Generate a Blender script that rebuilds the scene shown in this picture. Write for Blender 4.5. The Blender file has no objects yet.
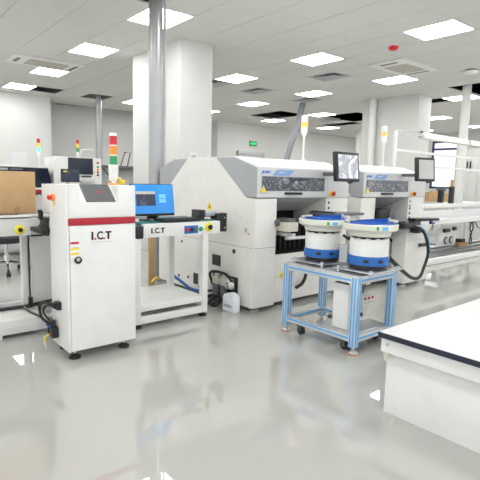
import bpy, bmesh, math, random
from mathutils import Vector, Matrix
random.seed(7)
SC = bpy.context.scene
COL = SC.collection
PI = math.pi

# ------------------------------------------------------------------ materials
def mat(name, color, rough=0.45, metal=0.0, spec=0.5, noise=0.03, scale=6.0, emis=None, estr=0.0, trans=0.0, alpha=1.0, coat=0.0):
    m = bpy.data.materials.new(name); m.use_nodes = True
    nt = m.node_tree; b = nt.nodes['Principled BSDF']
    c = (*color, 1)
    b.inputs['Roughness'].default_value = rough
    b.inputs['Metallic'].default_value = metal
    b.inputs['Specular IOR Level'].default_value = spec
    b.inputs['Transmission Weight'].default_value = trans
    b.inputs['Alpha'].default_value = alpha
    b.inputs['Coat Weight'].default_value = coat
    if emis:
        b.inputs['Emission Color'].default_value = (*emis, 1); b.inputs['Emission Strength'].default_value = estr
    if noise > 0:
        tc = nt.nodes.new('ShaderNodeTexCoord'); n = nt.nodes.new('ShaderNodeTexNoise')
        n.inputs['Scale'].default_value = scale; n.inputs['Detail'].default_value = 3
        r = nt.nodes.new('ShaderNodeValToRGB')
        r.color_ramp.elements[0].position = .3; r.color_ramp.elements[1].position = .7
        r.color_ramp.elements[0].color = (*[max(0, x*(1-noise)) for x in color], 1)
        r.color_ramp.elements[1].color = (*[min(1, x*(1+noise)) for x in color], 1)
        nt.links.new(tc.outputs['Object'], n.inputs['Vector']); nt.links.new(n.outputs['Fac'], r.inputs['Fac'])
        nt.links.new(r.outputs['Color'], b.inputs['Base Color'])
    else:
        b.inputs['Base Color'].default_value = c
    return m

WHITE = mat('white_paint', (.77,.77,.745), .38)
CREAM = mat('warm_white_paint', (.75,.74,.70), .38)
WALLM = mat('wall_paint', (.66,.655,.63), .6, noise=.015, scale=2)
CEIL = mat('ceiling_tile', (.68,.68,.645), .7, noise=.015, scale=3)
PLEN = mat('plenum_dark', (.035,.037,.042), .9)
GREYP = mat('machine_grey', (.50,.51,.52), .4)
GREYL = mat('light_grey', (.62,.63,.63), .4)
DGREY = mat('dark_grey', (.12,.125,.13), .45)
BLACK = mat('black_plastic', (.012,.012,.014), .4)
RUBBER = mat('black_rubber', (.012,.012,.012), .7)
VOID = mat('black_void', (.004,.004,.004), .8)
STEEL = mat('brushed_steel', (.60,.61,.62), .28, .9, noise=.08, scale=20)
ALU = mat('aluminium_profile', (.68,.69,.69), .35, .6, noise=.04, scale=14)
PIPE = mat('galvanised_pipe', (.40,.41,.41), .33, .6, noise=.05, scale=3)
CHROME = mat('chrome', (.75,.75,.76), .1, 1)
BLUE = mat('blue_plastic', (.008,.095,.42), .3)
BLUEB = mat('bright_blue_band', (.02,.135,.44), .35)
BLUEL = mat('light_blue_strip', (.13,.42,.78), .4)
BLUEP = mat('blue_grey_band', (.22,.36,.66), .4)
RED = mat('red_plastic', (.62,.02,.03), .35)
STRIPE = mat('crimson_stripe', (.42,.012,.03), .4)
PINK = mat('pink_red_print', (.80,.03,.16), .5)
ORANGE = mat('orange_plastic', (.95,.30,.04), .35)
YELLOW = mat('yellow_plastic', (.90,.66,.04), .4)
YELLOWB = mat('yellow_label', (.88,.76,.05), .5)
GREEN = mat('green_plastic', (.02,.30,.10), .35)
BOWLC = mat('bowl_cream', (.70,.71,.62), .35)
DUCT = mat('duct_grey', (.24,.26,.28), .45)
HOODG = mat('hood_grey', (.37,.38,.385), .42)
BELT = mat('green_belt', (.02,.16,.135), .6)
CARD = mat('cardboard', (.52,.335,.165), .75, noise=.07, scale=7)
TAPE = mat('packing_tape', (.42,.255,.11), .35)
LAMP = mat('led_diffuser', (.95,.95,.95), .5, noise=0, emis=(1,1,1), estr=12.5)
BEIGE = mat('beige_plastic', (.60,.57,.49), .5)
TAN = mat('grille_tan', (.50,.47,.41), .6)
CLEAR = mat('milky_plastic', (.80,.83,.88), .25)
PAPER = mat('paper', (.72,.72,.72), .8)
INK = mat('black_print', (.02,.02,.02), .6)
GREYINK = mat('grey_print', (.42,.42,.42), .6)
BLUEINK = mat('blue_print', (.02,.12,.62), .5)
WHITEINK = mat('white_print', (.85,.85,.85), .5)
BENCH = mat('bench_top', (.62,.62,.615), .3)
NAVY = mat('navy_edge', (.012,.016,.035), .45)
GLASSD = mat('smoked_cover', (.012,.018,.035), .12)
CURT = mat('cream_curtain', (.72,.70,.62), .8)
VIOLET = mat('violet_frame', (.03,.025,.13), .5)
LIT_O = mat('lit_orange', (.9,.35,.08), .4, noise=0, emis=(1,.36,.06), estr=.75)
LIT_G = mat('lit_green', (.1,.8,.5), .4, noise=0, emis=(.12,.95,.6), estr=.9)
EXITG = mat('exit_green', (.02,.35,.1), .4, noise=0, emis=(.05,.8,.2), estr=.7)
AMBER = mat('amber_foot', (.62,.22,.09), .4)

def screen_mat(name, stops, scale, kind='noise', estr=.5, dist=0.5, rough=.2):
    m = bpy.data.materials.new(name); m.use_nodes = True
    nt = m.node_tree; b = nt.nodes['Principled BSDF']; b.inputs['Roughness'].default_value = rough
    tc = nt.nodes.new('ShaderNodeTexCoord')
    if kind == 'wave':
        n = nt.nodes.new('ShaderNodeTexWave'); n.inputs['Scale'].default_value = scale
        n.inputs['Distortion'].default_value = dist; n.inputs['Detail'].default_value = 4; n.inputs['Detail Scale'].default_value = 1.6
        n.wave_profile = 'SAW'
    else:
        n = nt.nodes.new('ShaderNodeTexNoise'); n.inputs['Scale'].default_value = scale; n.inputs['Detail'].default_value = 5; n.inputs['Distortion'].default_value = dist
    r = nt.nodes.new('ShaderNodeValToRGB'); els = r.color_ramp.elements
    while len(els) < len(stops): els.new(.5)
    for e, (p, c) in zip(els, stops): e.position = p; e.color = (*c, 1)
    nt.links.new(tc.outputs['Object'], n.inputs['Vector']); nt.links.new(n.outputs['Fac'], r.inputs['Fac'])
    nt.links.new(r.outputs['Color'], b.inputs['Base Color'])
    if estr > 0:
        nt.links.new(r.outputs['Color'], b.inputs['Emission Color']); b.inputs['Emission Strength'].default_value = estr
    return m
FILM = screen_mat('film_covered_window', [(.30, (.10,.115,.14)), (.455, (.055,.065,.085)), (.485, (.16,.17,.19)), (.50, (.50,.51,.53)), (.515, (.14,.15,.17)), (.56, (.05,.06,.075)), (.75, (.15,.165,.19))], 7, 'noise', 0, 1.6, .22)
FILMB = screen_mat('pale_film_window', [(.30, (.16,.175,.20)), (.455, (.10,.11,.13)), (.485, (.28,.29,.31)), (.50, (.60,.61,.63)), (.515, (.25,.26,.28)), (.56, (.11,.12,.14)), (.75, (.24,.255,.28))], 8, 'noise', 0, 1.6, .22)
FILM2 = screen_mat('film_covered_screen', [(0, (.36,.36,.41)), (.44, (.42,.42,.48)), (.53, (.80,.80,.85)), (1, (.85,.85,.88))], 6.5, 'noise', .06, 1.2)  # pale patches and faint glow stand in for reflections on the film
FILM3 = screen_mat('grey_film_screen', [(0, (.42,.43,.42)), (1, (.55,.55,.53))], 4, 'noise', .05, .6)
DESK = screen_mat('blue_desktop', [(0, (.012,.13,.42)), (.5, (.025,.22,.58)), (1, (.08,.42,.80))], 2.0, 'noise', .33, .2)
HMI = screen_mat('dark_touchscreen', [(0, (.08,.085,.09)), (1, (.14,.145,.15))], 6, 'noise', .1, .2, .25)
TABS = screen_mat('dark_menu_screen', [(0, (.012,.015,.03)), (.6, (.03,.035,.06)), (.8, (.10,.11,.18)), (1, (.3,.3,.4))], 16, 'noise', .35, .3)

def floor_mat():
    m = bpy.data.materials.new('epoxy_floor'); m.use_nodes = True
    nt = m.node_tree; b = nt.nodes['Principled BSDF']
    tc = nt.nodes.new('ShaderNodeTexCoord'); n = nt.nodes.new('ShaderNodeTexNoise'); n.inputs['Scale'].default_value = .9; n.inputs['Detail'].default_value = 5
    r = nt.nodes.new('ShaderNodeValToRGB'); r.color_ramp.elements[0].position = .3; r.color_ramp.elements[1].position = .75
    r.color_ramp.elements[0].color = (.405,.402,.375,1); r.color_ramp.elements[1].color = (.425,.42,.395,1)
    nt.links.new(tc.outputs['Object'], n.inputs['Vector']); nt.links.new(n.outputs['Fac'], r.inputs['Fac']); nt.links.new(r.outputs['Color'], b.inputs['Base Color'])
    b.inputs['Roughness'].default_value = .012; b.inputs['IOR'].default_value = 2.05
    return m
FLOOR = floor_mat()

# ------------------------------------------------------------------ mesh helpers
def smooth_path(pts, n=6):
    P = [Vector(p) for p in pts]
    if len(P) < 3: return P
    out = []
    Q = [P[0]*2-P[1]] + P + [P[-1]*2-P[-2]]
    for i in range(1, len(Q)-2):
        a, b, c, d = Q[i-1:i+3]
        for k in range(n):
            t = k/n
            out.append(.5*((2*b)+(c-a)*t+(2*a-5*b+4*c-d)*t*t+(3*b-a-3*c+d)*t*t*t))
    out.append(P[-1]); return out

class MB:
    def __init__(s): s.bm = bmesh.new()
    def box(s, x0, x1, y0, y1, z0, z1, bev=0.0, rot=None, piv=None):
        b = bmesh.new()
        v = [b.verts.new((x, y, z)) for x in (x0, x1) for y in (y0, y1) for z in (z0, z1)]
        for f in ((0,1,3,2),(4,6,7,5),(0,4,5,1),(2,3,7,6),(0,2,6,4),(1,5,7,3)): b.faces.new([v[i] for i in f])
        if bev > 0:
            bev = min(bev, .45*min(abs(x1-x0), abs(y1-y0), abs(z1-z0)))
            bmesh.ops.bevel(b, geom=list(b.edges), offset=bev, segments=2, affect='EDGES', profile=.6)
        if rot is not None:
            c = Vector(piv) if piv else Vector(((x0+x1)/2, (y0+y1)/2, (z0+z1)/2))
            bmesh.ops.rotate(b, verts=b.verts, cent=c, matrix=rot)
        s.add(b); return s
    def add(s, b):
        bmesh.ops.recalc_face_normals(b, faces=b.faces)
        me = bpy.data.meshes.new('tmp'); b.to_mesh(me); b.free(); s.bm.from_mesh(me); bpy.data.meshes.remove(me)
    def prism(s, poly, axis, a, b_, bev=0.0):
        b = bmesh.new()
        def P(u, v, w): return {'x': (w, u, v), 'y': (u, w, v), 'z': (u, v, w)}[axis]
        A = [b.verts.new(P(u, v, a)) for u, v in poly]; B = [b.verts.new(P(u, v, b_)) for u, v in poly]
        n = len(poly)
        b.faces.new(A); b.faces.new(B[::-1])
        for i in range(n): b.faces.new((A[i], A[(i+1)%n], B[(i+1)%n], B[i]))
        if bev > 0: bmesh.ops.bevel(b, geom=list(b.edges), offset=bev, segments=2, affect='EDGES')
        s.add(b); return s
    def tube(s, pts, r, seg=10, sm=0, cap=True):
        P = smooth_path(pts, sm) if sm else [Vector(p) for p in pts]
        b = bmesh.new(); rings = []; up = None
        for i, p in enumerate(P):
            t = (P[min(i+1, len(P)-1)]-P[max(i-1, 0)]).normalized()
            if up is None:
                up = Vector((0,0,1)) if abs(t.z) < .9 else Vector((1,0,0))
            u = (up-t*up.dot(t)).normalized(); w = t.cross(u); up = u
            rr = r[i] if isinstance(r, (list, tuple)) else r
            rings.append([b.verts.new(p+(u*math.cos(2*PI*k/seg)+w*math.sin(2*PI*k/seg))*rr) for k in range(seg)])
        for A, B in zip(rings, rings[1:]):
            for k in range(seg): b.faces.new((A[k], A[(k+1)%seg], B[(k+1)%seg], B[k]))
        if cap: b.faces.new(rings[0]); b.faces.new(rings[-1][::-1])
        s.add(b); return s
    def cyl(s, p0, p1, r, seg=16, r1=None): return s.tube([p0, p1], [r, r if r1 is None else r1], seg)
    def lathe(s, c, prof, seg=36, axis='z'):
        b = bmesh.new(); rings = []
        for r, h in prof:
            r = max(r, .0005)
            def P(k):
                u, v = r*math.cos(2*PI*k/seg), r*math.sin(2*PI*k/seg)
                return {'z': (c[0]+u, c[1]+v, c[2]+h), 'y': (c[0]+u, c[1]+h, c[2]+v), 'x': (c[0]+h, c[1]+u, c[2]+v)}[axis]
            rings.append([b.verts.new(P(k)) for k in range(seg)])
        for A, B in zip(rings, rings[1:]):
            for k in range(seg): b.faces.new((A[k], A[(k+1)%seg], B[(k+1)%seg], B[k]))
        b.faces.new(rings[0]); b.faces.new(rings[-1][::-1])
        s.add(b); return s
    def quad(s, pts):
        s.bm.faces.new([s.bm.verts.new(p) for p in pts]); return s
    def ball(s, c, r, sc=(1,1,1), seg=16):
        b = bmesh.new(); bmesh.ops.create_uvsphere(b, u_segments=seg, v_segments=seg//2, radius=r)
        for v in b.verts: v.co = Vector((v.co.x*sc[0]+c[0], v.co.y*sc[1]+c[1], v.co.z*sc[2]+c[2]))
        s.add(b); return s

def wloc(o):
    v = Vector((0,0,0))
    while o: v = v+o.location; o = o.parent
    return v
def obj(name, mb, m, parent=None, smooth=True):
    me = bpy.data.meshes.new(name); mb.bm.to_mesh(me); mb.bm.free()
    off = wloc(parent)
    for v in me.vertices: v.co = v.co-off
    if m: me.materials.append(m)
    if smooth:
        for p in me.polygons: p.use_smooth = True
        me.set_sharp_from_angle(angle=math.radians(32))
    o = bpy.data.objects.new(name, me); COL.objects.link(o)
    if parent: o.parent = parent
    return o
def tag(o, label, cat, group=None):
    o['label'] = label; o['category'] = cat
    if group: o['group'] = group
    return o
def thing(name, label, cat, loc=(0,0,0), group=None):
    o = bpy.data.objects.new(name, None); COL.objects.link(o); o.location = loc
    return tag(o, label, cat, group)
def struct(name, mb, m, smooth=False):
    o = obj(name, mb, m, None, smooth); o['kind'] = 'structure'; return o
def origin(o):
    """move a single-mesh thing's origin to its base centre"""
    me = o.data; n = len(me.vertices)
    xs = [v.co for v in me.vertices]
    c = Vector(((min(v.x for v in xs)+max(v.x for v in xs))/2, (min(v.y for v in xs)+max(v.y for v in xs))/2, min(v.z for v in xs)))
    for v in me.vertices: v.co = v.co-c
    o.location = o.location+c; return o
def dup(root, dx, label=None):
    r = root.copy(); COL.objects.link(r); r.location = root.location+Vector(dx)
    if label: r['label'] = label
    for ch in list(root.children):
        c = ch.copy(); COL.objects.link(c); c.parent = r
        for g in list(ch.children):
            d = g.copy(); COL.objects.link(d); d.parent = c
    return r
def lettering(name, s, size, at, m, parent, width=None, face='-y', depth=.0015, shear=0, bold=.0):
    cu = bpy.data.curves.new('txt', 'FONT'); cu.body = s; cu.size = size; cu.extrude = depth; cu.shear = shear; cu.offset = bold
    t = bpy.data.objects.new('txt', cu); COL.objects.link(t)
    dg = bpy.context.evaluated_depsgraph_get(); me = bpy.data.meshes.new_from_object(t.evaluated_get(dg))
    bpy.data.objects.remove(t); bpy.data.curves.remove(cu)
    xs = [v.co.x for v in me.vertices]; ys = [v.co.y for v in me.vertices]
    k = width/(max(xs)-min(xs)) if width else 1
    kz = size/(max(ys)-min(ys)); x0 = min(xs); y0 = min(ys)
    off = wloc(parent)
    for v in me.vertices:
        u, w, d = (v.co.x-x0)*k, (v.co.y-y0)*kz, v.co.z
        v.co = Vector((at[0]+u, at[1]-d, at[2]+w))-off
    me.materials.clear(); me.materials.append(m); me.name = name
    o = bpy.data.objects.new(name, me); COL.objects.link(o); o.parent = parent; return o

# ------------------------------------------------------------------ camera
cam = bpy.data.cameras.new('camera'); co = bpy.data.objects.new('camera', cam); COL.objects.link(co)
Rr = [[0.7653932875070397, -0.6431308627954746, 0.023575596686288003], [0.062213004774172756, 0.11040201905176616, 0.9919379699488584], [0.6405487159273172, 0.7577559551130179, -0.12451206774695883]]
M3 = Matrix(((Rr[0][0], Rr[1][0], -Rr[2][0]), (Rr[0][1], Rr[1][1], -Rr[2][1]), (Rr[0][2], Rr[1][2], -Rr[2][2])))
co.matrix_world = Matrix.Translation((0, 0, 1.3)) @ M3.to_4x4()
cam.sensor_width = 36; cam.lens = 466.1655*36/480; cam.clip_end = 200
SC.camera = co
SC.cycles.denoising_prefilter = 'ACCURATE'
SC.view_settings.view_transform = 'Standard'; SC.view_settings.look = 'None'; SC.view_settings.gamma = 1
SC.view_settings.exposure = 0.55
W = bpy.data.worlds.new('daylight_fill'); SC.world = W; W.use_nodes = True
W.node_tree.nodes['Background'].inputs['Color'].default_value = (.95,.98,1,1); W.node_tree.nodes['Background'].inputs['Strength'].default_value = .95  # world light doubles as added fill through the two open sides

# ------------------------------------------------------------------ room shell
H = 3.50
struct('floor', MB().box(-6, 20.5, -5, 15.2, -.12, 0), FLOOR)
XU = [2.19-.585*k for k in range(14, -1, -1)]+[2.78,3.33,3.92,4.51,5.08,5.58,6.12,6.68,7.20,7.74,8.25,8.77,9.28,9.80,10.30,10.82]
while XU[-1] < 17.6: XU.append(XU[-1]+.525)
YU = [2.80+.667*k for k in range(-11, 17)]
TILE = 1.128
XL = [x*TILE for x in XU]; YL = [y*TILE for y in YU]
def sh(x, y): return y-.03*(x-6.77)
def xi(x): return min(range(len(XU)), key=lambda i: abs(XU[i]-x))
def yj(y): return min(range(len(YU)), key=lambda j: abs(YU[j]-y))
lights = []
for X in (-2.49, 0.435, 2.78, 5.58, 7.74, 10.30, 12.92, 15.55):
    for Y in (-3.2, -1.2, .8, 2.8, 4.8, 6.8, 8.8, 10.8):
        i, j = xi(X), yj(Y)
        if X in (7.74, 5.58) and Y == -3.2: continue
        lights.append((i, j))
holes = set()
def hole(x0, x1, y0, y1):
    for i in range(len(XL)-1):
        for j in range(len(YL)-1):
            cx, cy = (XU[i]+XU[i+1])/2, (YU[j]+YU[j+1])/2
            if x0 < cx < x1 and y0 < cy < y1: holes.add((i, j))
hole(2.19, 2.78, 4.13, 4.80)            # round silver post
hole(9.28, 11.2, 4.13, 4.80)            # white post by the workbench line
hole(3.33, 3.92, 10.80, 11.47); hole(3.33, 3.92, 12.14, 12.8)
hole(4.51, 5.08, 10.80, 11.47)
hole(10.82, 12.4, 8.14, 9.47)
hole(9.28, 10.30, 9.47, 10.80)
hole(12.4, 13.0, 9.47, 10.8)
hole(10.30, 10.82, 5.47, 6.14)
vents = [(6.68, 5.47), (6.68, 7.47), (8.25, 7.47), (11.35, 9.47), (5.58, 7.47), (4.51, 12.80)]
vc = [(xi(a), yj(b)) for a, b in vents]
acs = [(2.19, 8.14), (6.68, 4.13)]
accell = set()
for a, b in acs:
    for i in (xi(a), xi(a)+1): accell.add((i, yj(b)))
skip = set(lights) | holes | set(vc) | accell
cm = MB(); gx, gy = .004, .0016
for i in range(len(XL)-1):
    for j in range(len(YL)-1):
        if (i, j) in skip: continue
        x0, x1, y0, y1 = XL[i]+gx, XL[i+1]-gx, YL[j]+gy, YL[j+1]-gy
        if y1 > 15.0: continue
        A = [(x0, sh(x0, y0)), (x1, sh(x1, y0)), (x1, sh(x1, y1)), (x0, sh(x0, y1))]
        cm.quad([(p[0], p[1], H) for p in A][::-1])
ceil = struct('ceiling', cm, CEIL)
md = ceil.modifiers.new('thickness', 'SOLIDIFY'); md.thickness = .018; md.offset = -1
pm = MB(); pm.box(-6, 20.5, -5, 15.2, H+.55, H+.65)
pm.box(-6.1, -6, -5, 15.2, H+.02, H+.6); pm.box(-6, 20.5, -5.1, -5, H+.02, H+.6)  # unseen skirts added to keep world light out of the plenum
struct('ceiling_slab', pm, PLEN)
struct('wall_left', MB().box(-.6, 4.51, 13.65, 15.0, 0, H+.6), WALLM)
struct('wall_back', MB().box(4.51, 10.63, 14.9, 15.0, 0, H+.6), WALLM)
struct('wall_far', MB().box(10.63, 20.2, 14.0, 15.0, 0, H+.6), WALLM)
wr = MB()
wr.box(19.6, 19.75, 10.4, 15.0, 0, H+.6); wr.box(19.6, 19.75, -5, 9.2, 0, H+.6); wr.box(19.6, 19.75, 9.2, 10.4, 0, 1.2); wr.box(19.6, 19.75, 9.2, 10.4, 3.2, H+.6)
struct('wall_right', wr, WALLM)
wf = MB()
for z in (1.2, 2.83, 3.13): wf.box(19.58, 19.66, 9.2, 10.4, z, z+.08)
for y in (9.2, 10.33): wf.box(19.58, 19.66, y, y+.07, 1.2, 3.2)
struct('window_1', wf, VIOLET)
gl = bpy.data.materials.new('window_glass'); gl.use_nodes = True
nt = gl.node_tree; nt.nodes.clear()
o_ = nt.nodes.new('ShaderNodeOutputMaterial'); mx = nt.nodes.new('ShaderNodeMixShader'); t_ = nt.nodes.new('ShaderNodeBsdfTransparent'); g_ = nt.nodes.new('ShaderNodeBsdfGlossy'); g_.inputs['Roughness'].default_value = .02
mx.inputs['Fac'].default_value = .06; nt.links.new(t_.outputs[0], mx.inputs[1]); nt.links.new(g_.outputs[0], mx.inputs[2]); nt.links.new(mx.outputs[0], o_.inputs[0])
struct('window_pane', MB().box(19.67, 19.676, 9.2, 10.4, 1.2, 3.2), gl)
# columns, part of the building
c1 = struct('wall_column', MB().box(4.14, 4.77, 6.45, 8.04, 0, H+.5, .006), WALLM)
c2 = struct('wall_column', MB().box(10.72, 11.31, 6.11, 7.72, 0, H+.5, .006), WALLM)
# door behind the machines
df = MB()
df.box(11.56, 11.65, 13.92, 14.0, 0, 2.43); df.box(12.88, 12.97, 13.92, 14.0, 0, 2.43); df.box(11.56, 12.97, 13.90, 14.0, 2.36, 2.47)
struct('door_1', df, GREYP)
struct('door_panel', MB().box(11.65, 12.88, 13.96, 13.995, 0.01, 2.36), GREYL)
bb = MB(); bb.box(-.6, 4.51, 13.635, 13.65, 0, .1); struct('baseboard_left', bb, GREYL)

# ------------------------------------------------------------------ ceiling lights
def quad_at(i, j, g=0.0):
    x0, x1, y0, y1 = XL[i]+g, XL[i+1]-g, YL[j]+g, YL[j+1]-g
    return [(x0, sh(x0, y0)), (x1, sh(x1, y0)), (x1, sh(x1, y1)), (x0, sh(x0, y1))]
LL = {(2.78,4.8): 'square ceiling light panel cut across by the tall silver pipe', (2.78,6.8): 'square ceiling light panel between the two-slot cassette and the silver pipe',
 (2.78,8.8): 'flat lit ceiling panel touching the edge of the air cassette near the white block wall', (2.78,10.8): 'lit ceiling panel with a black open gap beside its far end',
 (5.58,2.8): 'largest and brightest ceiling light panel, above the red alarm', (5.58,4.8): 'ceiling light panel just before the square vent over the first placement machine',
 (5.58,6.8): 'ceiling light panel closest to the side of the big white column', (5.58,8.8): 'ceiling light panel hidden behind the big white column', (5.58,10.8): 'far ceiling light panel peeping from behind the big white column beside the silver pipe',
 (7.74,4.8): 'ceiling light panel beside the second cassette, over the second white column', (7.74,6.8): 'ceiling light panel with a faint vent right behind it, above the machine tower light',
 (7.74,8.8): 'small ceiling light panel in the row behind the triangular-looking vent over the exit sign', (7.74,10.8): 'sliver of ceiling light panel at the far edge of the big white column',
 (10.30,4.8): 'ceiling light panel crossed by the white post of the far conveyor', (10.30,8.8): 'ceiling light panel adjoining the large black ceiling opening', (10.30,10.8): 'thin far ceiling light panel beside the leaning grey duct',
 (12.92,6.8): 'thin ceiling light strip just behind the corner of the second white column', (12.92,8.8):'distant ceiling light panel over the overhead work lamp', (12.92,10.8): 'farthest thin ceiling light beyond the black opening, above the upright screen',
 (12.92,4.8):'ceiling light panel beyond the white post at the edge of view',(15.55,8.8):'distant ceiling light strip just above the overhead work lamp',(15.55,6.8):'distant ceiling light strip beside the white post',(7.74,2.8):'ceiling light panel near the round white smoke detector'}
proto = None
for (i, j) in lights:
    X, Y = XL[i], YL[j]
    lab = None
    for (a, b), s in LL.items():
        if xi(a) == i and yj(b) == j: lab = s
    if lab is None: lab = 'square white LED ceiling panel out of view beyond the frame'
    t = thing('ceiling_light', lab, 'ceiling light', ((XL[i]+XL[i+1])/2, sh((XL[i]+XL[i+1])/2, (YL[j]+YL[j+1])/2), H), 'square LED panels in the ceiling grid')
    q0, q1, q2 = quad_at(i, j, .004), quad_at(i, j, .014), quad_at(i, j, .014)
    f = MB()
    for k in range(4):
        a, b, c, d = q0[k], q0[(k+1)%4], q1[(k+1)%4], q1[k]
        f.prism([a, b, c, d], 'z', H-.006, H+.03)
    f.prism(q0, 'z', H+.03, H+.05)  # closed top added so the diffuser cannot light the plenum
    obj('frame', f, WHITE, t, False)
    obj('diffuser', MB().prism(q2, 'z', H-.003, H+.02), LAMP, t, False)

# ------------------------------------------------------------------ ceiling vents, cassettes, alarm, detector
VL = ['square louvred ceiling vent behind the light panel over the first machine', 'square ceiling vent over the exit sign, beside the big white column', 'faint square ceiling vent right behind a light panel above the tower light',
      'far square ceiling vent under the black ceiling opening', 'ceiling vent touching the light panel at the side of the big white column', 'far flat ceiling vent near the recessed back wall']
for (i, j), lab in zip(vc, VL):
    q = quad_at(i, j, .004); cx = sum(p[0] for p in q)/4; cy = sum(p[1] for p in q)/4
    t = thing('ceiling_vent', lab, 'vent', (cx, cy, H), 'square ceiling vents')
    f = MB(); lv = MB()
    def ring(mb, g0, g1, z0, z1):
        A, B = quad_at(i, j, g0), quad_at(i, j, g1)
        for k in range(4):
            a, b, c, d = A[k], A[(k+1)%4], B[(k+1)%4], B[k]
            mb.quad([(a[0], a[1], z0), (b[0], b[1], z0), (c[0], c[1], z1), (d[0], d[1], z1)])
    ring(f, .004, .04, H-.004, H-.006); ring(f, .04, .041, H-.006, H+.05)
    for g in (.05, .10, .15, .20): ring(lv, g, g+.045, H+.0, H+.035)
    obj('frame', f, GREYL, t, False); obj('louvre', lv, GREYP, t, False)
    obj('backing', MB().prism(quad_at(i, j, .045), 'z', H+.05, H+.06), DGREY, t, False)
for n, (a, b) in enumerate(acs):
    i, j = xi(a), yj(b)
    x0, x1, y0, y1 = XL[i]+.004, XL[i+2]-.004, YL[j]+.004, YL[j+1]-.004
    S = lambda x, y: (x, sh(x, y))
    t = thing('air_cassette', ['white ceiling air cassette with a dark slot, over the white block wall', 'white ceiling air cassette with a tan grille beside the red alarm'][n], 'air conditioner', ((x0+x1)/2, sh((x0+x1)/2, (y0+y1)/2), H), 'ceiling air cassettes')
    obj('face_panel', MB().prism([S(x0,y0), S(x1,y0), S(x1,y1), S(x0,y1)], 'z', H-.03, H+.03, .008), WHITE, t)
    obj('intake_grille', MB().prism([S(x0+.3,y0+.14), S(x1-.25,y0+.14), S(x1-.25,y1-.14), S(x0+.3,y1-.14)], 'z', H-.036, H-.02), TAN, t)
    for (u0, u1, w0, w1) in ((x0+.09, x0+.16, y0+.2, y1-.2), (x1-.14, x1-.08, y0+.15, y1-.15)):
        obj('air_slot', MB().prism([S(u0,w0), S(u1,w0), S(u1,w1), S(u0,w1)], 'z', H-.034, H-.02), DGREY, t)
t = thing('fire_alarm', 'small red dome alarm on the ceiling below the brightest light panel', 'alarm', (6.78, 4.37, H))
obj('base', MB().lathe((6.78,4.37,H), [(.08,0),(.08,-.02),(.06,-.03)]), WHITE, t)
obj('dome', MB().lathe((6.78,4.37,H-.02), [(.075,0),(.075,-.03),(.05,-.06),(.01,-.065)]), RED, t)
t = thing('smoke_detector', 'round white smoke detector on the ceiling close to the white post', 'smoke detector', (9.22, 4.23, H))
obj('base', MB().lathe((9.22,4.23,H), [(.10,0),(.10,-.02),(.09,-.025)]), DGREY, t)
obj('cap', MB().lathe((9.22,4.23,H-.02), [(.12,0),(.13,-.02),(.10,-.05),(.04,-.06)]), WHITE, t)

# ------------------------------------------------------------------ posts and ducts
t = thing('metal_post', 'tall silver round pipe rising behind the conveyor screen', 'pipe', (3.033, 5.28, 0), 'floor to ceiling posts')
obj('pipe', MB().cyl((3.033,5.28,0), (3.033,5.28,H+.4), .087, 28), PIPE, t); obj('conduit', MB().cyl((3.143,5.25,0), (3.143,5.25,H+.4), .018, 12), GREYP, t)
obj('flange', MB().lathe((3.033,5.28,0), [(.13,0),(.13,.012),(.085,.015)]), STEEL, t)
o = origin(obj('metal_post', MB().cyl((5.45,12.58,0), (5.45,12.58,H+.4), .085, 20), PIPE)); tag(o, 'thin silver pipe far off, rising into a black ceiling gap by the back wall', 'pipe', 'floor to ceiling posts')
o = origin(obj('metal_post', MB().cyl((10.70,4.97,0), (10.70,4.97,H+.4), .096, 20), WHITE)); tag(o, 'white round post standing behind the far conveyor, in front of the lockers', 'pipe', 'floor to ceiling posts')
o = origin(obj('metal_post', MB().cyl((16.5,12.0,0), (16.5,12.0,H+.4), .12, 20), WHITE)); tag(o, 'distant white post seen beside the upright film-covered screen', 'pipe', 'floor to ceiling posts')
o = origin(obj('downpipe', MB().cyl((10.62,7.33,0), (10.62,7.33,H+.4), .095, 20), WHITE)); tag(o, 'white pipe running down the edge of the second white column', 'pipe')
o = origin(obj('exhaust_duct', MB().tube([(9.98,9.1,H+.4),(9.80,9.1,3.33),(9.69,9.1,2.88),(9.50,9.1,2.47),(9.30,9.1,1.95),(9.16,9.1,1.2),(9.12,9.1,0)], .085, 18, 5), DUCT)); tag(o, 'leaning grey exhaust duct behind the first placement machine', 'duct')

# ------------------------------------------------------------------ lettered loader cabinet
def lev_foot(parent, x, y, top, r=.04, m=RUBBER, stem=.008):
    f = obj('foot', MB().lathe((x,y,0), [(r,0),(r,.012),(r*.75,.022),(r*.3,.03),(.01,.034)], 20), m, parent)
    obj('stem', MB().cyl((x,y,.02), (x,y,top), stem, 10), STEEL, f); return f
cab = thing('loader_cabinet', 'tall white loader cabinet with a crimson stripe and lettering', 'machine', (1.4, 3.4, 0))
X0, X1, YF, ZB, ZT = 1.142, 1.664, 3.2, .062, 1.252
nx0, nx1, nz, ny = 1.238, 1.525, 1.128, 3.34
cb = MB()
cb.box(X0, X0+.018, YF, 3.54, ZB, ZT, .003); cb.box(X0+.02, nx0, YF+.002, 3.54, ZB+.01, ZT-.001, .002)
cb.box(nx1, X1, YF+.002, 3.54, ZB+.01, ZT-.001, .002)
cb.prism([(YF+.006, ZB+.01), (3.54, ZB+.01), (3.54, ZT-.001), (ny, ZT-.001), (YF+.006, nz)], 'x', nx0, nx1)
cb.box(1.40, X1-.01, 3.54, 4.30, ZB+.02, ZT-.12)
cb.box(X0+.005, 1.60, 3.54, 3.725, 1.035, ZT-.004, .003)
obj('body', cb, WHITE, cab)
obj('rear_panel', MB().box(1.215, 1.40, 4.27, 4.315, .19, .82), WHITE, cab)
dr = obj('door', MB().box(X0+.020, X1-.004, YF-.006, YF+.012, ZB+.004, .966, .003), WHITE, cab)
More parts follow.
